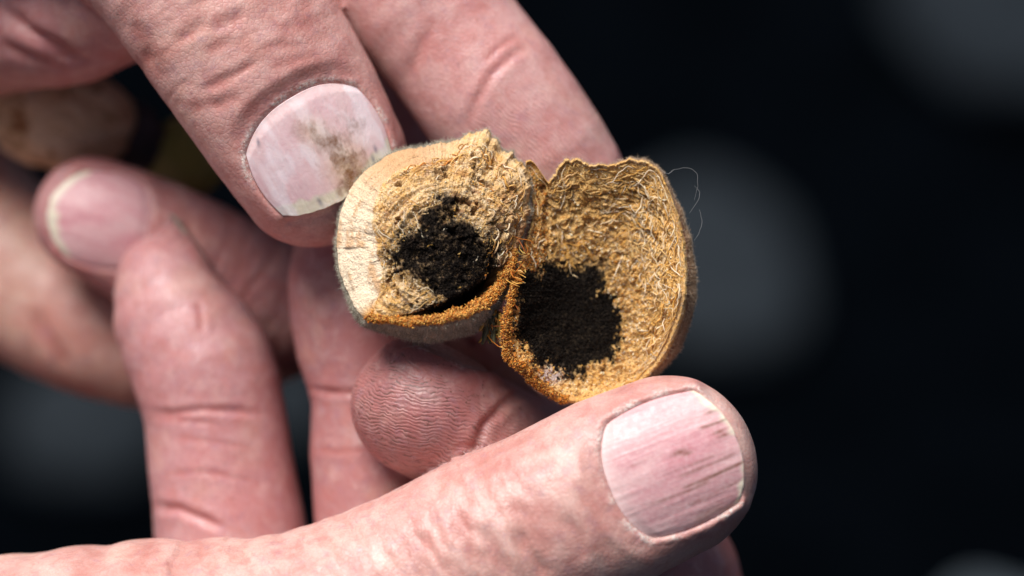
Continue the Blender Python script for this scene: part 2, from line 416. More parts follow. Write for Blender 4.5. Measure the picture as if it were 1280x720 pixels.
class Nail:
    def __init__(s, hand, W_, L, e1, at=None, chain=None, u=None, Rt=11., Rl=40., paint=None, label=None, lift=.12, prox=3.2, dist=1.2, fold=.42, normal=None, free=1.0, dry=1.0):
        if at is not None: c = hand.ray(*at)
        else:
            i = int(np.argmin(np.abs(chain.len + chain.tip - u))); c0 = chain.C[i]; dn = chain.N[i] if normal is None else unit(normal); t = 0.
            for _ in range(80):
                v = hand.ev((c0 + dn * t)[None])[0]
                if v > -.02: break
                t += max(.04, -v * .7)
            c = c0 + dn * t
        gz = hand.grad(c[None])[0]
        if normal is not None: gz = unit(normal)
        s.c = c; s.e3 = gz; e1 = np.asarray(e1, float); e1 = unit(e1 - (e1 @ gz) * gz); s.e1 = e1; s.e2 = np.cross(gz, e1)
        s.W = W_; s.L = L; s.Rt = Rt; s.Rl = Rl; s.paint = paint; s.label = label; s.lift = lift; s.prox = prox; s.dist = dist; s.fold = fold; s.free = free; s.dry = dry
        uu = np.linspace(-1, 1, 41)
        s.outline = np.concatenate([np.stack(s.ab(uu, uu * 0), 1), np.stack(s.ab(uu * 0 + 1, np.linspace(0, 1, 21)[:, None].ravel()[None].repeat(1, 0).ravel()) if False else s.ab(np.ones(21), np.linspace(0, 1, 21)), 1),
                                    np.stack(s.ab(uu[::-1], uu * 0 + 1), 1), np.stack(s.ab(-np.ones(21), np.linspace(1, 0, 21)), 1)])
    def ab(s, u, v):
        """u across -1..1, v 0 (root) .. 1 (free edge) -> mm in the nail plane"""
        w = s.W * (.90 + .13 * np.sin(np.pi * np.clip(v * .8 + .12, 0, 1)))
        p0 = -s.L / 2 + s.prox * np.abs(u) ** 2.6; p1 = s.L / 2 - s.dist * np.abs(u) ** 2.4
        return u * w, p0 + (p1 - p0) * v
    def h(s, a, b): return -a * a / (2 * s.Rt) - b * b / (2 * s.Rl) + s.lift
    def press(s, V, tint, flake):
        """sink the nail bed, raise the fold round it"""
        r = V - s.c; a = r @ s.e2; b = r @ s.e1; z = r @ s.e3
        m = (np.abs(a) < s.W + 4) & (np.abs(b) < s.L / 2 + 5) & (z > -s.W * 1.0) & (z < 4)
        idx = np.where(m)[0]; a, b, z = a[m], b[m], z[m]
        sd = poly_sd(np.stack([a, b], 1), s.outline)
        distal = sstep(s.L / 2 - 2.2, s.L / 2 - .4, b) * sstep(s.W + 1.5, s.W - 1.0, np.abs(a))
        rag = 1 + .35 * noise(V[idx] * 1.3)
        prof = np.where(sd < 0, -.55 * sstep(.05, -.35, sd) - .12, 0) + np.where(sd >= 0, -.12 * sstep(.35, 0, sd) + s.fold * rag * sstep(.0, .75, sd) * sstep(3.2, .9, sd), 0)
        pdis = np.where(sd < 0, -.6, -.6 - .35 * sstep(0, 1.0, sd))
        prof = mix(prof, pdis, distal)
        tgt = s.h(a, b) - s.lift + prof
        wgt = sstep(3.2, .3, sd) * (1 - .25 * distal)
        wgt = np.where(sd < 0, 1, wgt)
        V[idx] += s.e3 * ((tgt - z) * wgt)[:, None]
        f = sstep(-.1, .25, sd) * sstep(1.3, .5, sd) * (1 - .8 * distal)
        f = f * np.clip(.35 + 1.5 * noise(V[idx] * .55 + 3), 0, 1) * s.dry
        flake[idx] = np.maximum(flake[idx], f)
        tint[idx] = mixc(tint[idx], np.array(s2l((176, 104, 100))), .45 * sstep(4, .8, sd) * (1 - distal))
    def mesh(s, nu=150, nv=150):
        u, v = np.meshgrid(np.linspace(-1, 1, nu), np.linspace(0, 1, nv), indexing='ij'); u = u.ravel(); v = v.ravel()
        a, b = s.ab(u, v)
        chip = fbm(np.stack([a * .9, b * .3, 0 * a + s.W * 7], 1), 3)
        b = b + sstep(.8, 1, v) * (.28 * chip) * s.free
        Q = np.stack([a, b, 0 * a], 1)
        z = s.h(a, b) + .05 * fbm(np.stack([a * 1.4, b * .12, 0 * a + 3], 1), 3) + .03 * fbm(Q * .8, 3) - .25 * sstep(.12, 0, v)
        edge = sstep(.9, 1, np.abs(u)); z = z - .16 * edge
        top = s.c + a[:, None] * s.e2 + b[:, None] * s.e1 + z[:, None] * s.e3
        bot = top - s.e3 * .38
        i = np.arange(nu * nv).reshape(nu, nv); k = nu * nv
        f1 = np.stack([i[:-1, :-1], i[1:, :-1], i[1:, 1:], i[:-1, 1:]], -1).reshape(-1, 4)
        ring = np.concatenate([i[:, 0], i[-1, 1:], i[::-1, -1][1:], i[0, ::-1][1:-1]])
        r2 = np.roll(ring, -1); f3 = np.stack([ring, ring + k, r2 + k, r2], 1)
        F = np.concatenate([f1, f1[:, ::-1] + k, f3])
        # e2 = e3 x e1, so (u, v) winds clockwise seen from outside
        F = F[:, ::-1]
        col, rel = s.paint(u, v, a, b)
        return np.concatenate([top, bot]), F, np.concatenate([col, col]), np.concatenate([rel, rel])

PINK = s2l((214, 158, 160)); IVORY = s2l((216, 206, 184)); PALE = s2l((226, 198, 194)); BROWN = s2l((106, 60, 24))
def nail_base(u, v, a, b, pink, free, lunula=.16):
    q = np.stack([a, b * .35, 0 * a], 1)
    c = mixc(np.broadcast_to(pink, (len(u), 3)), PALE, np.clip(.35 + .6 * fbm(q * .55, 3), 0, 1) * .7)
    c = mixc(c, PALE, sstep(lunula, 0, v) * .6)
    fe = sstep(free - .03, free + .03, v + .05 * np.abs(u) ** 2 + .035 * noise(np.stack([a * 1.1, 0 * a, 0 * a], 1)))
    c = mixc(c, IVORY, fe)
    rel = .5 + .5 * fbm(np.stack([a * 2.6, b * .10, 0 * a + 5], 1), 3)
    return c, rel, fe
def streak(c, u, v, u0, v0, v1, w, amt, slope=0.):
    d = np.abs(u - u0 - slope * (v - v0)); m = sstep(w, w * .25, d) * sstep(v0 - .03, v0 + .04, v) * sstep(v1 + .03, v1 - .03, v)
    m = m * np.clip(.75 + .6 * noise(np.stack([u * 30, v * 9, 0 * u], 1)), 0, 1)
    return mixc(c, BROWN, m * amt)
def paint_lower_thumb(u, v, a, b):
    u = -u
    c, rel, fe = nail_base(u, v, a, b, s2l((198, 144, 148)), .985)
    c = mixc(c, s2l((196, 128, 138)), .6 * np.exp(-((u + .15) ** 2 / .16 + (v - .62) ** 2 / .06)))
    c = streak(c, u, v, .40, .50, 1.0, .04, 1.); c = streak(c, u, v, .46, .2, .7, .035, .6); c = streak(c, u, v, .66, .5, .98, .06, .4); c = streak(c, u, v, .12, .4, .8, .03, .4)
    c = streak(c, u, v, .22, .5, .95, .04, .5); c = streak(c, u, v, -.35, .78, 1., .035, .8); c = streak(c, u, v, -.2, .18, .46, .03, .55)
    for (su, sv, r) in ((-.12, .57, .04), (-.06, .62, .03), (-.20, .90, .035), (-.12, .92, .03), (-.55, .93, .03)):
        c = mixc(c, BROWN, .75 * np.exp(-(((u - su) / r) ** 2 + ((v - sv) / (r * 1.5)) ** 2)))
    c = mixc(c, s2l((150, 104, 74)), .55 * sstep(.72, 1., u) * sstep(.25, .6, v) * np.clip(.5 + noise(np.stack([u * 9, v * 7, 0 * u], 1)), 0, 1))
    return c, rel
def paint_upper_thumb(u, v, a, b):
    c, rel, fe = nail_base(u, v, a, b, s2l((218, 180, 184)), .86, .2)
    q = np.stack([a * .55, b * .22, 0 * a + 9], 1)
    c = mixc(c, s2l((238, 226, 230)), sstep(-.1, .5, fbm(q, 3)) * .6)
    c = mixc(c, s2l((206, 180, 138)), .75 * np.exp(-(((u - .2) / .3) ** 2 + ((v - .78) / .24) ** 2)) + .4 * np.exp(-(((u - .0) / .2) ** 2 + ((v - .36) / .14) ** 2)))
    # ragged fan of brown soil under the plate
    for (su, sv, r, amt) in ((.22, .74, .27, 1.), (.20, .93, .16, .95), (.02, .38, .13, .6), (-.10, .26, .10, .35), (.12, .55, .10, .55)):
        ang = np.arctan2(v - sv, u - su); rr = np.hypot(u - su, (v - sv) * .9)
        ray = fbm(np.stack([a * .5, b * .5, 0 * u + su * 31], 1), 3) * 1.6; ray2 = fbm(np.stack([a * 1.1, b * .5, 0 * u + su * 7], 1), 4, .65) * 1.8
        m = sstep(1.5, .2, rr / (r * np.clip(1 + .7 * ray + .7 * ray2, .15, 3)))
        m = m * np.clip(.65 + .8 * fbm(np.stack([a * 1.6, b * 1.6, 0 * a + sv * 9], 1), 4), .1, 1)
        c = mixc(c, s2l((116, 72, 34)), np.clip(m * amt, 0, 1))
    for su, sv in ((.62, .86), (.72, .80), (-.42, .93), (-.75, .1)):
        c = mixc(c, s2l((70, 74, 96)), .7 * np.exp(-(((u - su) / .03) ** 2 + ((v - sv) / .04) ** 2)))
    return c, rel
def paint_plain(u, v, a, b):
    c, rel, fe = nail_base(u, v, a, b, s2l((200, 140, 146)), .90, .02); return c, rel
def paint_dirty(u, v, a, b):
    c, rel, fe = nail_base(u, v, a, b, s2l((158, 108, 100)), .9); c = mixc(c, s2l((150, 104, 96)), .6 + 0 * v); c = mixc(c, s2l((112, 104, 88)), .8 * sstep(.86, 1, v)); return c, rel

LIGHT = s2l((214, 176, 166)); ROSE = s2l((212, 166, 158)); MAUVE = s2l((186, 136, 138)); TAN = s2l((188, 146, 130)); DEEP_SHADE = s2l((158, 106, 105))  # mauve and deep tones put the shade on rear fingers into the tint

def finish_hand(hand, name, label, origin, creases, ridges, nails, tints, dirts, vox, wrinkles):
    V, F = hand.mesh(vox); V, F, N = subdivided(V, F)
    al = hand.f + hand.p; n = len(V); best = np.full(n, 1e9); cid = np.zeros(n, int); U = np.zeros(n); SV = np.zeros(n); NV = np.zeros(n)
    ds = []
    for i, c in enumerate(al):
        d, u, sv, nv = c.ev(V, True); ds.append(d); m = d < best
        best[m] = d[m]; cid[m] = i; U[m] = u[m]; SV[m] = sv[m]; NV[m] = nv[m]
    wts = [np.exp(-np.clip(d - best, 0, 30) / 1.6) for d in ds]; wt = sum(wts)
    tint = sum(w[:, None] * np.asarray(tints[i]) for i, w in enumerate(wts)) / wt[:, None]
    dirt = sum(w * dirts.get(i, .0) for i, w in enumerate(wts)) / wt
    flake = np.zeros(n); px = topx(V); front = sstep(.25, -.15, N[:, 1])
    # fingertips and dorsal joints are redder
    disp = .12 * fbm(V / 6., 3) + .025 * fbm(V / 1.3, 3)
    lo_ = fbm(V / 7. + 31, 3, .6); l2 = fbm(V / 3. + 3, 3, .6)
    tint = mixc(tint, s2l((222, 188, 166)), sstep(.0, .6, lo_) * .28); tint = mixc(tint, s2l((192, 112, 108)), sstep(.05, .6, -lo_) * .28)
    tint = mixc(tint, s2l((230, 202, 198)), sstep(.1, .6, l2) * .10); tint = mixc(tint, s2l((190, 108, 102)), sstep(.1, .6, -l2) * .16)
    for ci, (a0, a1, amp) in wrinkles.items():
        m = (cid == ci) * sstep(a0, a0 + 8, U) * sstep(a1 + 12, a1, U) * front
        w0 = fbm(np.stack([U * .34, SV * .07, NV * .07], 1) + 3, 3, .55, True); w1 = fbm(np.stack([U * 1.1, SV * .2, NV * .2], 1) + 9, 3, .55, True)
        val = sstep(.35, .85, w0); disp -= amp * m * (val + .35 * sstep(.3, .8, w1)); tint = mixc(tint, s2l((186, 108, 92)), m * val * .30)
    for (ids, line, wd, dep) in creases:
        d, t = line_d(px, line); k = (D + V[:, 1]) / D; d = d / 10 * k
        wd = wd * (1.3 if ids == [0] else .8); dep = dep * .85; d = d + .35 * wd * noise(V * .5 + 5)
        m = np.isin(cid, ids) * front * sstep(0, .3, t) * sstep(1, .7, t)
        disp -= dep * m * np.exp(-(d / wd) ** 2); disp += dep * .28 * m * np.exp(-((d - wd * 2.1) / (wd * 1.3)) ** 2)
        tint = mixc(tint, s2l((168, 86, 78)), .42 * m * np.exp(-(d / (wd * 1.3)) ** 2))
    V = V + N * disp[:, None]
    ridge = np.zeros(n); rm = np.zeros(n)
    for i, fn in ridges.items():
        ph, mk = fn(V, U, SV, NV, px); m = cid == i; ridge[m] = ph[m]; rm[m] = np.clip(mk, 0, 1)[m]
    for nl in nails: nl.press(V, tint, flake)
    # dry whitish skin in patches
    flake = np.maximum(flake, .0)
    o = build(name, V, F, M_SKIN, origin=origin, attrs={'tint': tint, 'ridge': ridge, 'ridge_mask': rm, 'dirt': dirt, 'flake': flake})
    tag(o, label, 'hand', 'two weathered hands')
    for nl in nails:
        nv, nf, nc, nr = nl.mesh()
        k = build('nail', nv, nf, M_NAIL, parent=o, origin=origin, attrs={'tint': nc, 'ridge': nr})
        if nl.label: k['label'] = nl.label
    return o

# ---- the hand whose thumb comes from below
T1 = Chain([(836, 583, -1, 11.4, 8.2), (770, 612, -1, 11.9, 9.2), (690, 648, -.5, 11.6, 9.4), (602, 692, 1, 12.1, 10.6), (500, 752, 3, 13.2, 12.2),
            (370, 832, 3, 17, 15), (220, 900, 4, 23.5, 19), (50, 960, 6, 27.5, 21), (-180, 1010, 8, 30, 22)], (-.02, -1, .06), 8, tip=10.9)
F1 = Chain([(527, 511, 9, 9.5, 8.6), (592, 545, 13, 9.2, 8.4), (668, 582, 18, 8.6, 8.4), (750, 612, 22, 9, 9), (818, 690, 21, 9.8, 9.8), (825, 800, 21, 11, 11),
            (680, 900, 24, 14, 13), (450, 960, 26, 16, 15)], (.48, .12, .87), 8, tip=9.2)
F3 = Chain([(452, 270, 23, 7.8, 7), (447, 350, 22, 9.3, 8), (455, 430, 22, 9.2, 8), (468, 487, 22, 8.5, 7.8), (476, 560, 22, 9.5, 8.5), (485, 650, 22, 9.8, 9),
            (490, 780, 22, 10.5, 10), (440, 930, 25, 15, 14)], (.1, 1, 0), 8)
F4 = Chain([(205, 349, 28, 6.4, 6.4), (222, 402, 27, 8.7, 8.5), (254, 462, 26, 9.8, 9.7), (268, 515, 26, 9.6, 9.5), (276, 580, 26, 9.8, 9.7), (286, 650, 26, 10.2, 10.1),
            (300, 780, 26, 11.5, 11), (300, 930, 27, 15, 14)], (.72, .62, .36), 8, tip=6.2)
F7 = Chain([(598, 330, 26, 7.8, 7), (612, 400, 26, 9, 8), (640, 480, 27, 8.8, 8), (664, 560, 28, 9.2, 8.6), (690, 660, 28, 9.6, 9), (690, 780, 27, 10.5, 10), (600, 930, 26, 15, 14)], (.1, 1, 0), 8)
PL = Chain([(700, 1040, 26, 16, 16), (450, 1060, 26, 22, 20), (150, 1060, 24, 28, 22), (-180, 1050, 20, 32, 24), (-420, 1080, 16, 28, 22)], (0, 1, 0))
low = Hand([T1, F1, F3, F4, F7], [PL])
cr_low = [
    ([0], [(640, 655), (660, 690), (686, 730)], .75, .55), ([0], [(598, 650), (618, 690), (640, 730)], .7, .5), ([0], [(560, 620), (575, 660), (594, 715)], .7, .38),
    ([0], [(520, 655), (524, 690), (530, 735)], .8, .32), ([0], [(716, 590), (735, 625), (752, 672), (768, 715)], .7, .28), ([0], [(700, 640), (722, 668), (733, 705)], .6, .3),
    ([0], [(446, 680), (440, 710), (436, 740)], .9, .22), ([0], [(380, 680), (372, 720), (372, 750)], 1., .2), ([0], [(645, 600), (668, 622), (690, 665)], .8, .16),
    ([0], [(585, 600), (640, 575), (700, 548)], .5, .10), ([0], [(600, 612), (650, 590), (705, 575)], .5, .09), ([0], [(570, 590), (620, 566), (690, 530)], .45, .09),
    ([0], [(620, 630), (655, 640), (690, 700)], .6, .2), ([0], [(270, 665), (240, 690), (215, 730)], 1.2, .35), ([0], [(200, 660), (180, 690), (160, 730)], 1.2, .3), ([0], [(130, 672), (110, 705), (95, 735)], 1.3, .25),
    ([2], [(376, 483), (410, 490), (445, 492), (480, 490)], .55, .42), ([2], [(380, 560), (420, 565), (470, 563)], .5, .12),
    ([3], [(170, 512), (215, 517), (252, 512), (300, 514), (340, 520)], .55, .36), ([3], [(185, 632), (225, 638), (262, 652), (290, 665)], .7, .6), ([3], [(180, 520), (230, 526), (280, 530)], .5, .2),
    ([3], [(246, 372), (252, 395), (252, 420)], .6, .22), ([3], [(205, 545), (260, 552), (320, 560)], .45, .12), ([3], [(200, 592), (260, 590), (330, 605)], .45, .14),
    ([1], [(664, 484), (636, 500), (606, 530), (592, 566), (596, 590)], .7, .75), ([1], [(560, 560), (585, 556), (620, 560)], .4, .14),
]
def rg_F1(V, U, SV, NV, px):
    x = V[:, 0] + 11; z = V[:, 2] + 15
    ph = z * 1. + .035 * x * x * np.sign(x) * .5 + .12 * x
    return ph, sstep(24, 19, U) * sstep(5.5, 2.5, NV)
def rg_axis(sx, sz, c=.02, U1=22., U0=26.):
    def f(V, U, SV, NV, px): return V[:, 0] * sx + V[:, 2] * sz + c * (U - 9) ** 2 * .6, sstep(U1 + 5, U1, U) * sstep(4, 1, NV) * .8
    return f
nl_low = [
    Nail(low, 7.9, 16.6, (.93, 0, .37), at=(842, 579), Rt=15.5, Rl=60, paint=paint_lower_thumb, label='pink thumbnail with brown streaks and a chipped pale edge', dist=2.6, prox=2.6, free=.55),
    Nail(low, 5.6, 11.5, (-.8, 0, .5), chain=F1, u=7.5, Rt=8.5, paint=paint_dirty),
    Nail(low, 5.0, 13.0, (-.25, .05, 1), chain=F4, u=4.6, Rt=6.0, normal=(.66, .52, .54), paint=paint_dirty, label='grimy dark-edged fingernail'),
]
finish_hand(low, 'hand', 'weathered hand whose pink brown-streaked thumbnail presses the rim of the mould-filled bowl-shaped hull half', (-20, 10, -60), cr_low,
            {1: rg_F1, 2: rg_axis(.95, .3), 3: rg_axis(.9, -.3), 4: rg_axis(.95, .2, U1=34)}, nl_low, [LIGHT, DEEP_SHADE, mix(MAUVE, DEEP_SHADE, .6), MAUVE, DEEP_SHADE, LIGHT], {1: 1., 0: .12, 2: .35, 3: .35, 4: .3}, .76, {0: (24, 70, .24)})

# ---- the hand whose thumb comes from above
T2 = Chain([(404, 208, 9.5, 11.5, 7.6), (364, 142, 8, 12.4, 9.2), (316, 68, 7.5, 12.9, 10.2), (266, -10, 8, 13.3, 11.2), (205, -110, 11, 16, 14), (90, -220, 18, 22, 18), (-80, -320, 26, 28, 20)],
           (.26, -1, .14), 8, tip=10.0)
F2 = Chain([(716, 252, 17, 8.4, 7), (674, 197, 16, 9.6, 8), (612, 115, 16, 10.1, 8.4), (570, 60, 17, 9.9, 8.4), (500, -30, 19, 11, 10), (400, -160, 25, 12, 11), (230, -300, 32, 15, 14)], (.1, 1, 0), 8)
F5 = Chain([(118, 270, 35, 8.2, 7.2), (190, 305, 36, 9.2, 8.2), (270, 345, 38, 9.3, 8.5), (350, 382, 41, 9, 8.5), (450, 350, 48, 9.5, 9), (520, 200, 54, 10.5, 10), (430, 0, 52, 12, 12), (200, -220, 46, 15, 15)],
           (-.05, -1, .15), 8, tip=8.3)
F6 = Chain([(372, 395, 55, 8.2, 8), (250, 432, 52, 9, 9), (130, 414, 50, 9.8, 9.4), (20, 345, 54, 12, 11), (-90, 250, 58, 15, 13), (-220, 60, 58, 20, 16)], (-.2, -1, 0), 8)
W2 = Chain([(165, -30, 18, 10, 11), (95, 18, 24, 9.2, 10), (20, 38, 31, 8.2, 10), (-70, 40, 40, 10, 12), (-220, 0, 50, 18, 16)], (0, -1, 0), 7)
PU = Chain([(230, -330, 36, 17, 16), (60, -330, 36, 22, 20), (-150, -220, 46, 26, 20), (-300, 0, 58, 24, 18), (-420, -300, 50, 30, 22)], (0, -1, 0))
up = Hand([T2, F2, F5, F6, W2], [PU])
cr_up = [
    ([0], [(214, 54), (236, 42), (262, 24)], .5, .24), ([0], [(258, 40), (285, 28), (312, 14)], .5, .24), ([0], [(240, 116), (285, 98), (332, 72)], .45, .2),
    ([0], [(252, 72), (275, 56), (298, 44)], .4, .12), ([0], [(262, 135), (285, 126), (306, 120)], .45, .16), ([0], [(176, 55), (190, 82), (210, 104)], .7, .2), ([0], [(340, 45), (370, 30), (405, 30)], .5, .12),
    ([0], [(300, 150), (318, 132), (340, 112)], .6, .1), ([0], [(225, 140), (262, 132), (300, 140)], .5, .09), ([0], [(235, 10), (262, -4), (300, -18)], .6, .2), ([0], [(320, 62), (350, 55), (385, 62)], .4, .1),
    ([0], [(160, 20), (178, 50), (192, 88)], .9, .28), ([0], [(330, 90), (372, 74), (410, 70)], .4, .1),
    ([1], [(672, 50), (645, 66), (615, 92), (595, 126), (582, 170)], .7, .28), ([1], [(655, 42), (628, 56), (600, 84)], .5, .16), ([1], [(560, 10), (530, 50), (505, 110)], 1., .2),
    ([4], [(-10, -4), (35, 38), (80, 66), (130, 88)], 1., 1.0), ([4], [(-10, 52), (40, 72), (100, 88)], 1., .4),
    ([3], [(30, 380), (60, 420), (90, 470)], 1.2, .4), ([2], [(230, 250), (240, 300), (215, 370)], 1., .25),
]
nl_up = [
    Nail(up, 8.7, 14.4, (.53, 0, -.85), at=(401, 184), Rt=16.5, Rl=55, free=.6, paint=paint_upper_thumb, label='whitish thumbnail with a brown soil stain under it', prox=3.4, dist=1.9, fold=.26, lift=.28),
    Nail(up, 6.3, 13.8, (-.95, 0, .22), at=(122, 272), Rt=9., Rl=26, paint=paint_plain, prox=2.6, dist=3.4, label='clean pink fingernail with a narrow white edge', dry=.15, fold=.3),
    Nail(up, 5.6, 11.5, (.6, 0, -.8), chain=F2, u=8, Rt=8.5, paint=paint_plain),
]
def rg_T2(V, U, SV, NV, px):
    d = np.hypot((px[:, 0] - 385) / 10, (px[:, 1] - 150) / 10); return d, sstep(10.2, 11.6, d) * sstep(-60, 40, px[:, 1] - 200) * .35
finish_hand(up, 'hand', 'weathered hand whose whitish soil-stained thumbnail presses the pale thick-rimmed hull half', (-30, 20, 30), cr_up,
            {0: rg_T2, 1: rg_axis(.84, .55)}, nl_up, [ROSE, mix(MAUVE, ROSE, .5), mix(MAUVE, DEEP_SHADE, .35), TAN, mix(MAUVE, DEEP_SHADE, .4), ROSE], {0: .10, 1: .30, 2: .05, 3: .1}, .8, {0: (20, 60, .09), 2: (18, 30, .2)})

# ------------------------------------------------------------------ the split hull
def ang_interp(th, keys):
    """keys: list of (degrees, value); smooth periodic interpolation"""
    k = sorted((a % 360, v) for a, v in keys); a = np.array([x[0] for x in k]); v = np.array([x[1] for x in k], float)
    a = np.r_[a - 360, a, a + 360]; v = np.r_[v, v, v]; return np.interp(np.degrees(th) % 360, a, v)
def radial(outline, c, th):
    """outer radius (mm) of a star-shaped pixel outline seen from pixel c, for image angles th (0 right, 90 up)"""
    o = np.asarray(outline, float); o2 = np.roll(o, -1, 0); t = np.linspace(0, 1, 30, endpoint=False)[:, None, None]
    d = (o[None] + (o2 - o)[None] * t).transpose(1, 0, 2).reshape(-1, 2) - np.asarray(c, float)
    a = np.arctan2(-d[:, 1], d[:, 0]); r = np.hypot(d[:, 0], d[:, 1]) / 10
    i = np.argsort(a); a = a[i]; r = r[i]; return np.interp(th, np.r_[a[-40:] - 2 * np.pi, a, a[:40] + 2 * np.pi], np.r_[r[-40:], r, r[:40]])

class Half:
    NT = 760; NB = 54; NR = 16; NC = 150
    def __init__(s, outline, c, rim_y, rim_w, depth, power, back, bulge, yc, seed, rimdrop, rag):
        th = np.linspace(-np.pi, np.pi, s.NT, endpoint=False); s.th = th; s.seed = seed
        R = radial(outline, c, th)
        k = np.exp(-np.linspace(-3, 3, 9) ** 2 / 2); R = np.convolve(np.r_[R[-4:], R, R[:4]], k / k.sum(), 'valid')
        cs, sn = np.cos(th), np.sin(th); q3 = np.stack([cs * 9, sn * 9, 0 * th + seed], 1)
        ragc = np.clip(ang_interp(th, rag) * 2, 0, 1); R = R + (.05 + .18 * ragc) * fbm(q3 * 1.2, 4, .65) + ang_interp(th, rag) * fbm(q3 * 2.2 + 3, 4, .75)
        yr = ang_interp(th, rim_y) + (.03 + .25 * ragc) * fbm(q3 * 1.0 + 5, 4, .6); w = np.minimum(ang_interp(th, rim_w) * (1 + (.06 + .2 * ragc) * fbm(q3 * .8 + 9, 3)), R * .6)
        p = ang_interp(th, power); bul = ang_interp(th, bulge); drop = ang_interp(th, rimdrop)
        cx, _, cz = P(c[0], c[1], 0)
        rows = []; kind = []; rr_ = []
        for i in range(s.NB):                                   # outer skin: back pole -> rim
            t = i / s.NB; sq = math.sin(t * math.pi / 2)
            rad = R * sq + bul * math.sin(math.pi * t ** 1.6); y = mix(yc + back, yr, 1 - math.cos(t * math.pi / 2)) if False else yr + (yc + back - yr) * math.cos(t * math.pi / 2)
            rows.append(np.stack([cx + rad * cs, y, cz + rad * sn], 1)); kind.append(0); rr_.append(t)
        for i in range(s.NR):                                   # torn rim
            t = i / s.NR; rad = R - w * t; y = yr - .35 * math.sin(math.pi * min(1, t * 1.3)) + drop * t
            rows.append(np.stack([cx + rad * cs, y, cz + rad * sn], 1)); kind.append(1); rr_.append(t)
        Ri = R - w; yi = yr + drop
        for i in range(s.NC):                                   # cavity
            t = 1 - i / (s.NC - 1) * .995; f = t ** p
            rad = Ri * t; y = yi * f + (yc + depth) * (1 - f)
            rows.append(np.stack([cx + rad * cs, y, cz + rad * sn], 1)); kind.append(2); rr_.append(t)
        s.G = np.array(rows); s.kind = np.array(kind); s.rr = np.array(rr_)
        n = len(rows); i = np.arange(n * s.NT).reshape(n, s.NT); j = np.roll(i, -1, 1)
        s.F = np.stack([i[:-1], i[1:], j[1:], j[:-1]], -1).reshape(-1, 4)
        s.caps = [i[0].tolist(), i[-1][::-1].tolist()]
        s.K = np.repeat(s.kind, s.NT); s.RR = np.repeat(s.rr, s.NT); s.TH = np.tile(th, n)
    def normals(s):
        G = s.G; gi = np.gradient(G, axis=0); gj = np.roll(G, -1, 1) - np.roll(G, 1, 1)
        n = np.cross(gj, gi); n /= np.linalg.norm(n, axis=2)[..., None] + 1e-9; return n
    def displace(s, d):
        n = s.normals(); s.G = s.G + n * d.reshape(s.G.shape[:2])[..., None]
    def flat(s): return s.G.reshape(-1, 3)
def sheet_rows(h, k): return np.where(h.kind == k)[0]

STRAW = s2l((228, 184, 118)); CREAM = s2l((250, 228, 194)); ORANGE = s2l((198, 116, 36)); RUST = s2l((140, 74, 28)); BLACK = np.array((.009, .0065, .0055)); SKIN_G = s2l((164, 158, 140)); GOLD = s2l((226, 168, 84)); UMBER = s2l((112, 66, 34))

def strands(h, n, r0, r1, lmin, lmax, tang, kinds, seed, choose=None, rad=(.035, .085), lift=.25, cols=(CREAM, STRAW, GOLD)):
    """loose fibres that follow the surface; returns V, F, tint"""
    rg = np.random.default_rng(seed); nrm = h.normals(); V = []; F = []; C = []
    rows = np.where(np.isin(h.kind, kinds))[0]; made = 0; tries = 0
    while made < n and tries < n * 30:
        tries += 1
        i = rg.uniform(rows[0] + (rows[-1] - rows[0]) * r0, rows[0] + (rows[-1] - rows[0]) * r1); j = rg.uniform(0, h.NT)
        p0 = h.G[int(i), int(j) % h.NT]; px = topx(p0[None])[0]
        if choose is not None and not choose(px, rg): continue
        L = rg.uniform(lmin, lmax) * rg.uniform(.4, 1); m = max(6, int(L / .28)); a = rg.normal(0, tang); a += rg.choice([0, np.pi]); pts = []; cv = rg.normal(0, .22)
        bend = rg.uniform(.4, 1.); hgt = lift * rg.uniform(.4, 1.3)
        for k in range(m):
            ii = int(np.clip(i, rows[0], rows[-1])); jj = int(j) % h.NT
            g = h.G[ii, jj]; tt = k / (m - 1); pts.append(g + nrm[ii, jj] * (hgt * (.15 + math.sin(math.pi * tt) * bend) + .05))
            dj = np.linalg.norm(h.G[ii, (jj + 1) % h.NT] - g) + 1e-4; di = np.linalg.norm(h.G[min(ii + 1, rows[-1]), jj] - h.G[max(ii - 1, rows[0]), jj]) / 2 + 1e-3
            st = L / m; j += min(14, st * math.cos(a) / dj) if math.cos(a) > 0 else max(-14, st * math.cos(a) / dj); i += np.clip(st * math.sin(a) / di, -6, 6); a += rg.normal(0, .22) + cv * .3
        pts = np.array(pts); pts[1:-1] = (pts[:-2] + 2 * pts[1:-1] + pts[2:]) / 4
        T = np.gradient(pts, axis=0); T /= np.linalg.norm(T, axis=1)[:, None] + 1e-9
        up_ = np.array([.3, -.9, .3]); A = np.cross(T, up_); A /= np.linalg.norm(A, axis=1)[:, None] + 1e-9; B = np.cross(T, A)
        r = rg.uniform(*rad); b0 = len(V) and sum(len(x) for x in V)
        for k in range(m):
            rk = r * (.35 + .65 * math.sin(math.pi * min(1, (k + .6) / m)) ** .5)
            V.append(np.array([pts[k] + rk * (math.cos(q) * A[k] + math.sin(q) * B[k]) for q in (0, math.pi / 2, math.pi, 3 * math.pi / 2)]))
        for k in range(m - 1):
            for q in range(4):
                F.append((b0 + 4 * k + q, b0 + 4 * k + (q + 1) % 4, b0 + 4 * k + 4 + (q + 1) % 4, b0 + 4 * k + 4 + q))
        col = mix(cols[rg.integers(len(cols))], cols[rg.integers(len(cols))], rg.uniform()) * rg.uniform(.75, 1.1)
        C.append(np.tile(col, (4 * m, 1))); made += 1
    return np.concatenate(V), np.array(F), np.concatenate(C)
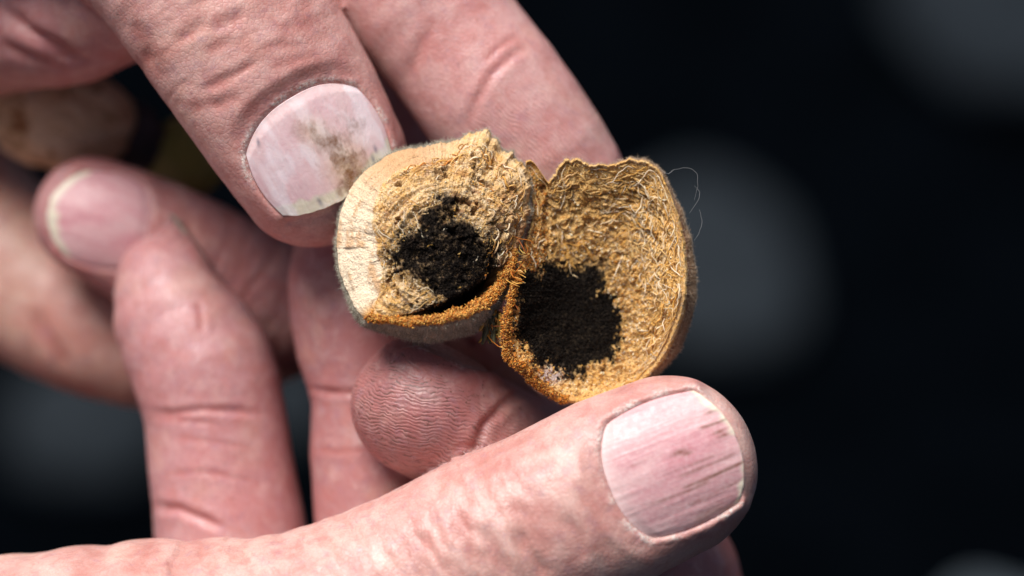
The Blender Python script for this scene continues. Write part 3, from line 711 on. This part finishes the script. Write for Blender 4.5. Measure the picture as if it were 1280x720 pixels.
OCT = np.array([(1, 0, 0), (0, 1, 0), (-1, 0, 0), (0, -1, 0), (0, 0, 1), (0, 0, -1)], float)
OCTF = np.array([(0, 1, 4), (1, 2, 4), (2, 3, 4), (3, 0, 4), (1, 0, 5), (2, 1, 5), (3, 2, 5), (0, 3, 5)])
def crumbs(P0, N0, size, cols, seed, jit=.12, stretch=1.6):
    rg = np.random.default_rng(seed); n = len(P0)
    A = rg.normal(size=(n, 3, 3)); Qm, _ = np.linalg.qr(A)
    sc_ = rg.uniform(size[0], size[1], (n, 1)) * np.stack([rg.uniform(.6, stretch, n), rg.uniform(.6, 1, n), rg.uniform(.6, 1, n)], 1)
    v = (OCT[None] * sc_[:, None, :] * rg.uniform(.7, 1.3, (n, 6, 1))) @ Qm
    V = (v + (P0 + N0 * rg.uniform(-.02, jit, (n, 1)))[:, None]).reshape(-1, 3)
    F = (OCTF[None] + (np.arange(n) * 6)[:, None, None]).reshape(-1, 3)
    ci = rg.integers(len(cols), size=n); C = np.asarray(cols)[ci] * rg.uniform(.6, 1.25, (n, 1))
    return V, F, np.repeat(C, 6, 0)
def hairs(P0, N0, lmin, lmax, w, cols, seed, comb=(0, 0, 0), rnd=.55):
    rg = np.random.default_rng(seed); n = len(P0); d = N0 + rg.normal(0, rnd, (n, 3)) + np.asarray(comb); d /= np.linalg.norm(d, axis=1)[:, None]
    L = rg.uniform(lmin, lmax, (n, 1)) * rg.uniform(.5, 1, (n, 1)); side = np.cross(d, rg.normal(size=(n, 3))); side /= np.linalg.norm(side, axis=1)[:, None]
    bend = rg.normal(0, .35, (n, 3)) * L; mid = P0 + d * L * .55; tip = P0 + d * L + bend
    s3 = np.cross(d, side)
    V = np.stack([P0 + side * w, P0 - side * w * .5 + s3 * w * .87, P0 - side * w * .5 - s3 * w * .87, mid + side * w * .75, mid - side * w * .4 + s3 * w * .65, mid - side * w * .4 - s3 * w * .65, tip], 1).reshape(-1, 3)
    f = np.array([(0, 1, 4), (0, 4, 3), (1, 2, 5), (1, 5, 4), (2, 0, 3), (2, 3, 5), (3, 4, 6), (4, 5, 6), (5, 3, 6)])
    F = (f[None] + (np.arange(n) * 7)[:, None, None]).reshape(-1, 3)
    C = np.asarray(cols)[rg.integers(len(cols), size=n)] * rg.uniform(.7, 1.2, (n, 1)); return V, F, np.repeat(C, 7, 0)

hull_origin = P(640, 400, 2)
hull = empty('split_hull', hull_origin)
tag(hull, 'dry tan hull split open into two halves with black mould inside, held between the fingers', 'nut hull')

# --- half with the thick pale rim
outA = [(421, 300), (424, 265), (437, 235), (455, 212), (480, 195), (510, 184), (545, 178), (570, 172), (586, 164), (607, 161), (622, 172), (631, 188), (646, 192), (658, 208), (664, 235), (660, 265),
        (652, 295), (645, 325), (636, 345), (626, 366), (608, 384), (585, 396), (555, 403), (520, 406), (490, 404), (460, 400), (446, 386), (432, 360), (423, 330)]
cA = (556, 310)
A = Half(outA, cA,
         rim_y=[(0, 1.0), (30, 2.0), (60, 4.0), (90, 3.6), (130, 2.4), (180, 1.4), (205, -.6), (216, -2.6), (225, -3.8), (270, -4.8), (300, -3.8), (330, -.2)],
         rim_w=[(0, .9), (50, 1.4), (90, 1.8), (125, 2.6), (150, 4.0), (175, 5.6), (200, 5.2), (214, 4.0), (223, 1.3), (232, 1.0), (245, 1.1), (270, 1.2), (300, 1.4), (330, 1.2)],
         depth=-4.6, power=[(0, 2.0), (60, 2.2), (90, 2.4), (140, 2.6), (180, 2.6), (200, 2.6), (225, 2.4), (270, 2.4), (310, 2.2), (340, 2.0)],
         back=10.5, bulge=[(0, .2), (90, .3), (170, .4), (200, 1.0), (225, 2.0), (260, 3.3), (290, 3.0), (320, 1.4)], yc=0., seed=3.,
         rimdrop=[(0, -.6), (60, -2.4), (90, -3.0), (130, -3.9), (160, -4.4), (180, -4.5), (205, -3.0), (218, -.4), (270, .5), (310, .4)],
         rag=[(0, .5), (60, .9), (95, .7), (115, .1), (220, .1), (300, .3), (330, .5)])
Q = A.flat(); px = topx(Q); rad = A.RR
cav = (A.K == 2); rim = (A.K == 1); outer = (A.K == 0)
tg = np.stack([A.TH * 3.2, np.hypot(Q[:, 0] - P(*cA, 0)[0], Q[:, 2] - P(*cA, 0)[2]), Q[:, 1] * .5], 1)   # stretched along the rim
dz = np.zeros(len(Q)); fade = np.clip((1 - rad) * 6 + .15, 0, 1)
leftw = sstep(610, 500, px[:, 0])
rd = fbm(np.stack([tg[:, 0] * .55, tg[:, 1] * .95, tg[:, 2]], 1), 4, .55, True)
lump = fbm(Q * .45, 4, .55); fine = fbm(Q * 2.2, 4, .65); pit = sstep(.20, .42, fbm(Q * .85 + 40, 4, .55)) * sstep(.75, .2, poly_sd(px, [(500, 260), (600, 240), (640, 300), (600, 390), (500, 380)]) * 0 + .2)
dz += cav * fade * (.55 * lump + .65 * rd * (.4 + .6 * leftw) + .28 * fine - 1.0 * pit)
td, tt = line_d(px, [(470, 400), (505, 398), (545, 394), (580, 384), (608, 368), (632, 345)]); td = td / 10
tw = mix(.35, 1.25, sstep(.15, .7, tt)); trench = cav * sstep(0, .12, tt) * sstep(1.5, .55, td / tw)
dz -= trench * mix(1.2, 5.0, sstep(.1, .6, tt))
lay = fbm(np.stack([tg[:, 0] * .8, tg[:, 1] * 2.2, 0 * rad], 1), 4, .6)
dz += rim * (.14 * fine + .34 * lay) + outer * (.10 * fbm(Q * 1.8, 4, .6) + .25 * fbm(Q * .35, 2))
A.displace(dz); Q = A.flat(); px = topx(Q)
n1 = fbm(Q * .5 + 3, 4); n2 = fbm(Q * 1.7, 4, .6); n3 = fbm(np.stack([tg[:, 0] * 1.4, tg[:, 1] * 2.4, 0 * rad], 1), 4)
col = mixc(np.broadcast_to(STRAW, Q.shape), CREAM, np.clip(.45 + .9 * n2, 0, 1) * .8)
col = mixc(col, GOLD, np.clip(n1 * 1.5, 0, 1) * .7); col = mixc(col, UMBER, np.clip(pit, 0, 1) * .55 * cav); col = mixc(col, RUST, sstep(.1, .45, n3) * .6 * cav)
palerim = rim * sstep(222, 214, np.degrees(A.TH) % 360) * sstep(75, 110, np.degrees(A.TH) % 360)
col = mixc(col, s2l((250, 230, 202)), palerim * .9); col = mixc(col, s2l((206, 146, 84)), palerim * sstep(.12, .42, lay) * .6)
col = mixc(col, s2l((206, 152, 96)), palerim * sstep(165, 120, np.degrees(A.TH) % 360) * .75)
org = rim * (sstep(216, 226, np.degrees(A.TH) % 360) + .5 * sstep(40, 10, np.degrees(A.TH) % 360)); org = np.clip(org, 0, 1)
col = mixc(col, ORANGE, org * np.clip(.75 + n2, 0, 1)); col = mixc(col, UMBER, org * sstep(.1, .5, n1) * .6)
right = sstep(600, 655, px[:, 0]) * cav; col = mixc(col, mix(ORANGE, STRAW, .35), right * .4 * sstep(-.1, .5, n2))
mouldA = [(490, 318), (500, 296), (520, 286), (540, 266), (551, 248), (564, 252), (570, 276), (592, 286), (604, 296), (622, 318), (632, 336), (628, 350), (612, 378), (592, 396), (560, 402), (530, 398), (552, 376), (545, 356), (515, 348), (500, 340)]
sd = poly_sd(px, mouldA) / 10
mould_shade = sstep(.9, -.9, sd + 2.6 * fbm(Q * .55 + 9, 4, .65) + 1.4 * fbm(Q * 2.2, 3)) * cav
mould_shade = np.clip(mould_shade * (.55 + .75 * sstep(350, 385, px[:, 1]) + .6 * sstep(-.25, .25, fbm(Q * 1.1 + 70, 3))), 0, 1)
mould_shade = np.maximum(mould_shade, trench * sstep(.2, .45, tt)); col = mixc(col, s2l((70, 44, 30)), cav * sstep(2.2, .2, sd + 1.2 * fbm(Q * .8, 3)) * .6); col = mixc(col, BLACK, mould_shade * .95)  # besides the mould, black paints the shade down in the trench
sk = outer.astype(float); col = mixc(col, SKIN_G, sk); col = mixc(col, s2l((118, 118, 104)), sk * np.clip(.2 + n1, 0, 1)); col = mixc(col, s2l((172, 150, 128)), sk * np.clip(n2, 0, 1) * .7)
hA = build('hull_half', Q, np.concatenate([A.F]), M_HULL, parent=hull, origin=hull_origin, attrs={'tint': col})
hA['label'] = 'half with thick cream rim and crumbly fibrous cavity'
NA = A.normals().reshape(-1, 3)
mAs = mould_shade
def part(name, VFC, mat, parent, origin=hull_origin, smooth=False, kind='stuff'):
    o = build(name, VFC[0], VFC[1], mat, parent=parent, origin=origin, attrs={'tint': VFC[2]}, smooth=smooth)
    if kind: o['kind'] = kind
    return o
pick = np.where((mAs > .5) & (sd < .6))[0]; pick = rng.choice(pick, 9000, p=rad[pick] / rad[pick].sum())
part('mould', crumbs(Q[pick], NA[pick], (.05, .15), [BLACK * 1.2, BLACK * .8, (.016, .012, .010), (.03, .02, .014)], 1, .22), M_SPORE, hA)
pick = np.where(cav & (mAs < .3) & (NA[:, 1] < .2))[0]; pick = rng.choice(pick, 5200)
part('crumbs', crumbs(Q[pick], NA[pick], (.03, .11), [STRAW, CREAM, GOLD, STRAW * .9], 2, .05, 2.4), M_FIBRE, hA)
pick = np.where(org > .6)[0]; pick = rng.choice(pick, 5200)
part('rim_crumbs', crumbs(Q[pick], NA[pick], (.05, .17), [ORANGE, ORANGE * 1.2, RUST, GOLD, s2l((220, 156, 76)), GOLD], 3, .18, 2.2), M_FIBRE, hA)
part('fibres', strands(A, 170, .0, .85, 1.0, 3.6, .5, [2], 5, lambda p, r: r.uniform() < (.85 if poly_sd(p[None], mouldA)[0] > 0 else .03), (.03, .075), .22, (CREAM, STRAW, GOLD, STRAW * .8)), M_FIBRE, hA, smooth=True)
part('torn_edge', strands(A, 90, .0, .30, 1.2, 4.2, .25, [2], 15, lambda p, r: (p[0] > 600 or p[1] < 215), (.05, .12), .4, (GOLD, STRAW, CREAM, s2l((196, 124, 50)))), M_FIBRE, hA, smooth=True)
pick = np.where(outer & (rad > .35) & (NA[:, 1] < .6))[0]; pick = rng.choice(pick, 24000)
part('fuzz', hairs(Q[pick], NA[pick], .25, .75, .02, [s2l((186, 180, 160)), s2l((160, 158, 140)), s2l((206, 198, 182))], 4), M_FUZZ, hA)

# --- bowl-shaped half
outB = [(655, 198), (663, 199), (676, 210), (684, 232), (692, 214), (704, 201), (718, 197), (726, 199), (735, 206), (752, 205), (766, 206), (780, 200), (795, 197), (810, 202), (826, 215), (838, 240), (848, 268), (854, 302), (858, 335), (857, 370), (851, 400),
        (840, 430), (826, 456), (800, 485), (765, 500), (730, 506), (700, 504), (676, 489), (650, 467), (631, 447), (626, 420), (630, 392), (637, 366), (646, 336), (658, 300), (668, 262), (664, 230)]
cB = (742, 368)
Bh = Half(outB, cB,
          rim_y=[(0, -1.6), (40, .2), (75, 1.4), (100, 1.8), (125, 3.2), (150, 2.6), (180, -.6), (200, -1.6), (222, -1.6), (245, 1.6), (270, 3.2), (300, 3.4), (325, 1.4)],
          rim_w=[(0, .6), (40, .5), (75, .5), (100, .5), (125, .5), (150, .7), (180, .8), (200, 1.2), (225, 1.2), (260, 1.0), (320, .8)],
          depth=6.0, power=[(0, 3.0), (45, 2.6), (90, 2.2), (130, 1.7), (165, 2.2), (200, 3.2), (240, 3.2), (300, 3.2)],
          back=9.6, bulge=[(0, 2.5), (30, 2.3), (60, 1.2), (90, .5), (130, .1), (180, .2), (230, .2), (300, 1.6), (330, 2.4)], yc=0., seed=21.,
          rimdrop=[(0, .2), (90, .3), (180, .5), (225, .6), (300, .2)],
          rag=[(0, .05), (50, .1), (75, .6), (130, .8), (165, .5), (200, .4), (240, .4), (260, .1)])
Q = Bh.flat(); px = topx(Q); rad = Bh.RR; cav = (Bh.K == 2); rim = (Bh.K == 1); outer = (Bh.K == 0); cc = P(*cB, 0)
rho = np.hypot(Q[:, 0] - cc[0], Q[:, 2] - cc[2])
tg = np.stack([Bh.TH * 3.6, rho * 1.0, Q[:, 1] * .6], 1)
fade = np.clip((1 - rad) * 7 + .12, 0, 1)
mouldB = [(643, 352), (650, 338), (672, 343), (690, 330), (715, 338), (738, 330), (752, 338), (757, 352), (752, 368), (768, 380), (774, 398), (772, 425), (758, 448), (740, 462), (715, 472), (700, 468), (690, 456), (672, 452), (652, 438), (645, 412), (645, 380)]
sd = poly_sd(px, mouldB) / 10
mB = sstep(.6, -.6, sd + 1.9 * fbm(Q * .6 + 9, 4, .65) + 1.1 * fbm(Q * 2.4, 3)) * cav
mB = np.maximum(mB, cav * .85 * sstep(.30, .5, fbm(Q * 1.9 + 50, 3)) * sstep(1.9, .3, sd))
halo = sstep(4.0, .0, sd + 1.6 * fbm(Q * .9, 3)) * cav * sstep(400, 330, px[:, 1])
crack = fbm(Q * .95, 4, .55, True); wor = fbm(np.stack([tg[:, 0] * .7, tg[:, 1] * 1.5, tg[:, 2]], 1), 4, .55, True); fine = fbm(Q * 2.6, 4, .65); edge_w = sstep(.5, .8, rad) * sstep(90, 50, np.abs((np.degrees(Bh.TH) % 360 + 160) % 360 - 180))
dz = cav * fade * (.30 * fbm(Q * .5, 3) + (1 - mB) * (.62 * crack * (1 - edge_w) + .85 * wor * edge_w + .34 * fine) + mB * (.30 * fine + .15))
dz += rim * .18 * fine + outer * (.08 * fbm(Q * 1.8, 4, .6) + .22 * fbm(Q * .35, 2))
Bh.displace(dz); Q = Bh.flat(); px = topx(Q)
n1 = fbm(Q * .45 + 13, 4); n2 = fbm(Q * 1.9 + 3, 4, .6)
col = mixc(np.broadcast_to(s2l((226, 178, 106)), Q.shape), s2l((250, 222, 168)), np.clip(.25 + .9 * n2, 0, 1) * .7); col = mixc(col, GOLD, np.clip(.1 + n1 * 1.5, 0, 1) * .5)
col = mixc(col, RUST, sstep(.15, -.4, crack) * .7 * cav * (1 - edge_w)); col = mixc(col, RUST, sstep(.1, -.4, wor) * .6 * cav * edge_w)
hinge = sstep(715, 655, px[:, 0]) * cav; col = mixc(col, ORANGE, hinge * .6 * sstep(-.1, .5, n2))
col = mixc(col, s2l((92, 74, 58)), halo * .9 * np.clip(.5 + 1.4 * n2, 0, 1)); col = mixc(col, BLACK, mB * .97)
deg = np.degrees(Bh.TH) % 360
org = rim * sstep(150, 172, deg) * sstep(268, 245, deg); col = mixc(col, ORANGE, org * np.clip(.75 + n2, 0, 1)); col = mixc(col, UMBER, org * sstep(.15, .5, n1) * .5)
lil = np.exp(-(((px[:, 0] - 688) / 14) ** 2 + ((px[:, 1] - 470) / 10) ** 2)) * cav; col = mixc(col, s2l((206, 188, 186)), np.clip(lil * 1.3, 0, .9))
sk = outer.astype(float); col = mixc(col, s2l((176, 138, 104)), sk); col = mixc(col, s2l((140, 116, 96)), sk * np.clip(.2 + n1, 0, 1)); col = mixc(col, s2l((96, 48, 34)), sk * sstep(.93, .97, rad) * sstep(70, 40, np.abs(((deg + 180) % 360) - 180)) * .6)
hB = build('hull_half', Q, Bh.F, M_HULL, parent=hull, origin=hull_origin, attrs={'tint': col})
hB['label'] = 'thin-walled bowl-shaped half with a round black mould patch'
NBn = Bh.normals().reshape(-1, 3)
pick = np.where(mB > .45)[0]; pick = rng.choice(pick, 15000, p=rad[pick] / rad[pick].sum())
part('mould', crumbs(Q[pick], NBn[pick], (.05, .15), [BLACK * 1.2, BLACK * .8, (.014, .011, .009), (.024, .017, .012)], 11, .28), M_SPORE, hB)
pick = np.where(cav & (mB < .3) & (halo < .7))[0]; pick = rng.choice(pick, 9000)
part('crumbs', crumbs(Q[pick], NBn[pick], (.04, .14), [STRAW, CREAM, GOLD, STRAW * .85, s2l((186, 124, 50))], 12, .08, 2.4), M_FIBRE, hB)
pick = np.where(org > .5)[0]; pick = np.r_[rng.choice(pick, 5200), rng.choice(np.where((hinge > .5) & (mB < .3))[0], 900)]
part('rim_crumbs', crumbs(Q[pick], NBn[pick], (.05, .17), [ORANGE, ORANGE * 1.2, RUST, GOLD, s2l((200, 130, 50)), UMBER], 13, .18, 2.2), M_FIBRE, hB)
inB = lambda p: poly_sd(p[None], mouldB)[0] < (45 if p[1] > 330 else 8)
part('fibres', strands(Bh, 420, .0, .62, 2.0, 9.0, .30, [2], 14, lambda p, r: r.uniform() < (.004 if inB(p) else (1. if p[0] > 775 else .16)), (.03, .095), .34, (STRAW, GOLD, CREAM)), M_FIBRE, hB, smooth=True)
part('torn_edge', strands(Bh, 110, .0, .2, 1.0, 3.6, .4, [2], 16, lambda p, r: p[1] < 250, (.04, .10), .3, (GOLD, STRAW, STRAW * .8)), M_FIBRE, hB, smooth=True)
pick = np.where(outer & (rad > .4) & (NBn[:, 1] < .75))[0]; pick = np.r_[rng.choice(pick, 15000), rng.choice(np.where(rim & (deg > 290) | rim & (deg < 110))[0], 1500)]
part('fuzz', hairs(Q[pick], NBn[pick], .2, .55, .014, [s2l((214, 186, 156)), s2l((186, 156, 124)), s2l((226, 206, 184))], 17), M_FUZZ, hB)
# bridge of torn fibres at the hinge and a few stray hairs
def tubes(lines, rad, cols, seed):
    rg = np.random.default_rng(seed); V = []; F = []; C = []; b = 0
    for li, pts in enumerate(lines):
        pts = np.asarray(pts, float); m = len(pts); T = np.gradient(pts, axis=0); T /= np.linalg.norm(T, axis=1)[:, None] + 1e-9
        A_ = np.cross(T, (.3, -.9, .3)); A_ /= np.linalg.norm(A_, axis=1)[:, None] + 1e-9; B_ = np.cross(T, A_); r = rad * rg.uniform(.6, 1.4)
        for k in range(m):
            rk = r * (.4 + .6 * math.sin(math.pi * (k + .5) / m) ** .6)
            for q in range(5): V.append(pts[k] + rk * (math.cos(q * 1.2566) * A_[k] + math.sin(q * 1.2566) * B_[k]))
        for k in range(m - 1):
            for q in range(5): F.append((b + 5 * k + q, b + 5 * k + (q + 1) % 5, b + 5 * k + 5 + (q + 1) % 5, b + 5 * k + 5 + q))
        C += [cols[rg.integers(len(cols))] * rg.uniform(.7, 1.2)] * (5 * m); b += 5 * m
    return np.array(V), np.array(F), np.array(C)
def curve(p, q, n, sag, rg):
    t = np.linspace(0, 1, n)[:, None]; w = np.cumsum(rg.normal(0, .05, (n, 3)), 0); w -= t * w[-1]
    return np.asarray(p) * (1 - t) + np.asarray(q) * t + np.sin(np.pi * t) * np.asarray(sag) + w
rg = np.random.default_rng(5); lines = []
for k in range(40):
    y0 = rg.uniform(295, 425); xa = np.interp(y0, [295, 345, 425], [652, 634, 612]) + rg.uniform(-9, 5); yy = y0 + rg.uniform(-24, 30)
    lines.append(curve(P(xa, y0, rg.uniform(-.5, 2.5)), P(np.interp(yy, [280, 350, 430], [664, 648, 630]) + rg.uniform(-4, 10), yy, rg.uniform(-1.5, 1.5)), 9, rg.normal(0, .35, 3), rg))
part('hinge_fibres', tubes(lines, .075, [ORANGE, GOLD, RUST, STRAW, s2l((206, 170, 90))], 3), M_FIBRE, hull, smooth=True)
lines = []
for k in range(80):
    x0 = rg.uniform(606, 626); y0 = rg.uniform(388, 402)
    lines.append(curve(P(x0, y0, rg.uniform(-1, 1)), P(x0 + rg.uniform(-8, 6), y0 + rg.uniform(10, 34), rg.uniform(0, 2)), 7, rg.normal(0, .25, 3), rg))
part('dangling_shred', tubes(lines, .20, [s2l((170, 140, 70)), s2l((92, 90, 66)), s2l((80, 78, 60)), GOLD], 4), M_FIBRE, hull, smooth=True)
lines = [curve(P(838, 214, -1), P(868, 250, 0), 16, (1.6, 0, 1.6), rg), curve(P(862, 266, -1), P(868, 232, 0), 14, (1., 0, .4), rg), curve(P(826, 212, -1), P(842, 212, 0), 10, (0, 0, -.4), rg), curve(P(868, 300, -1), P(874, 262, -1), 10, (.7, 0, 0), rg)]
part('stray_hairs', tubes(lines, .02, [s2l((150, 150, 150))], 6), M_FUZZ, hull, smooth=True)

# ------------------------------------------------------------------ pieces held back in the upper hand's palm
def blob(name, c, r, rot, label, cat, cols, seed, amp=.12, group=None):
    nu, nv = 120, 70; u, v = np.meshgrid(np.linspace(0, 2 * np.pi, nu, endpoint=False), np.linspace(.01, np.pi - .01, nv), indexing='ij')
    q = np.stack([np.cos(u) * np.sin(v), np.sin(u) * np.sin(v), np.cos(v)], -1).reshape(-1, 3)
    f1 = fbm(q * 1.6 + seed, 4); f2 = fbm(q * 7 + seed, 4, .65, True)
    q = q * (1 + amp * f1 + amp * .5 * f2)[:, None] * np.asarray(r)
    Rm = np.array(Matrix.Rotation(rot, 3, 'Y')); q = q @ Rm.T + c
    i = np.arange(nu * nv).reshape(nu, nv); j = np.roll(i, -1, 0); F = np.stack([i[:, :-1], i[:, 1:], j[:, 1:], j[:, :-1]], -1).reshape(-1, 4)
    col = mixc(np.broadcast_to(cols[0], q.shape), cols[1], sstep(-.2, .4, f1 + .4 * f2)); col = mixc(col, cols[2], sstep(.25, .6, fbm(q * .5 + seed, 3)))
    o = build(name, q, F, M_HULL, origin=c, attrs={'tint': col}); tag(o, label, cat, group); return o
blob('nut', P(78, 146, 45), (10.4, 6.5, 7.4), math.radians(8), 'blurred tan nut with a dark pit held in the palm behind the curled finger', 'nut', (s2l((240, 200, 156)), s2l((246, 214, 178)), s2l((176, 120, 76))), 4.)
blob('shell_piece', P(166, 168, 48), (4.2, 3.2, 5.0), math.radians(-30), 'small blurred charcoal shell piece beside the tan nut', 'shell', (s2l((74, 70, 74)), s2l((92, 88, 92)), s2l((52, 46, 46))), 9.)
blob('green_husk', P(232, 196, 50), (6.0, 3.5, 5.2), math.radians(30), 'blurred olive green husk peeking out under the thumb', 'husk', (s2l((176, 172, 96)), s2l((194, 186, 120)), s2l((140, 130, 66))), 14.)
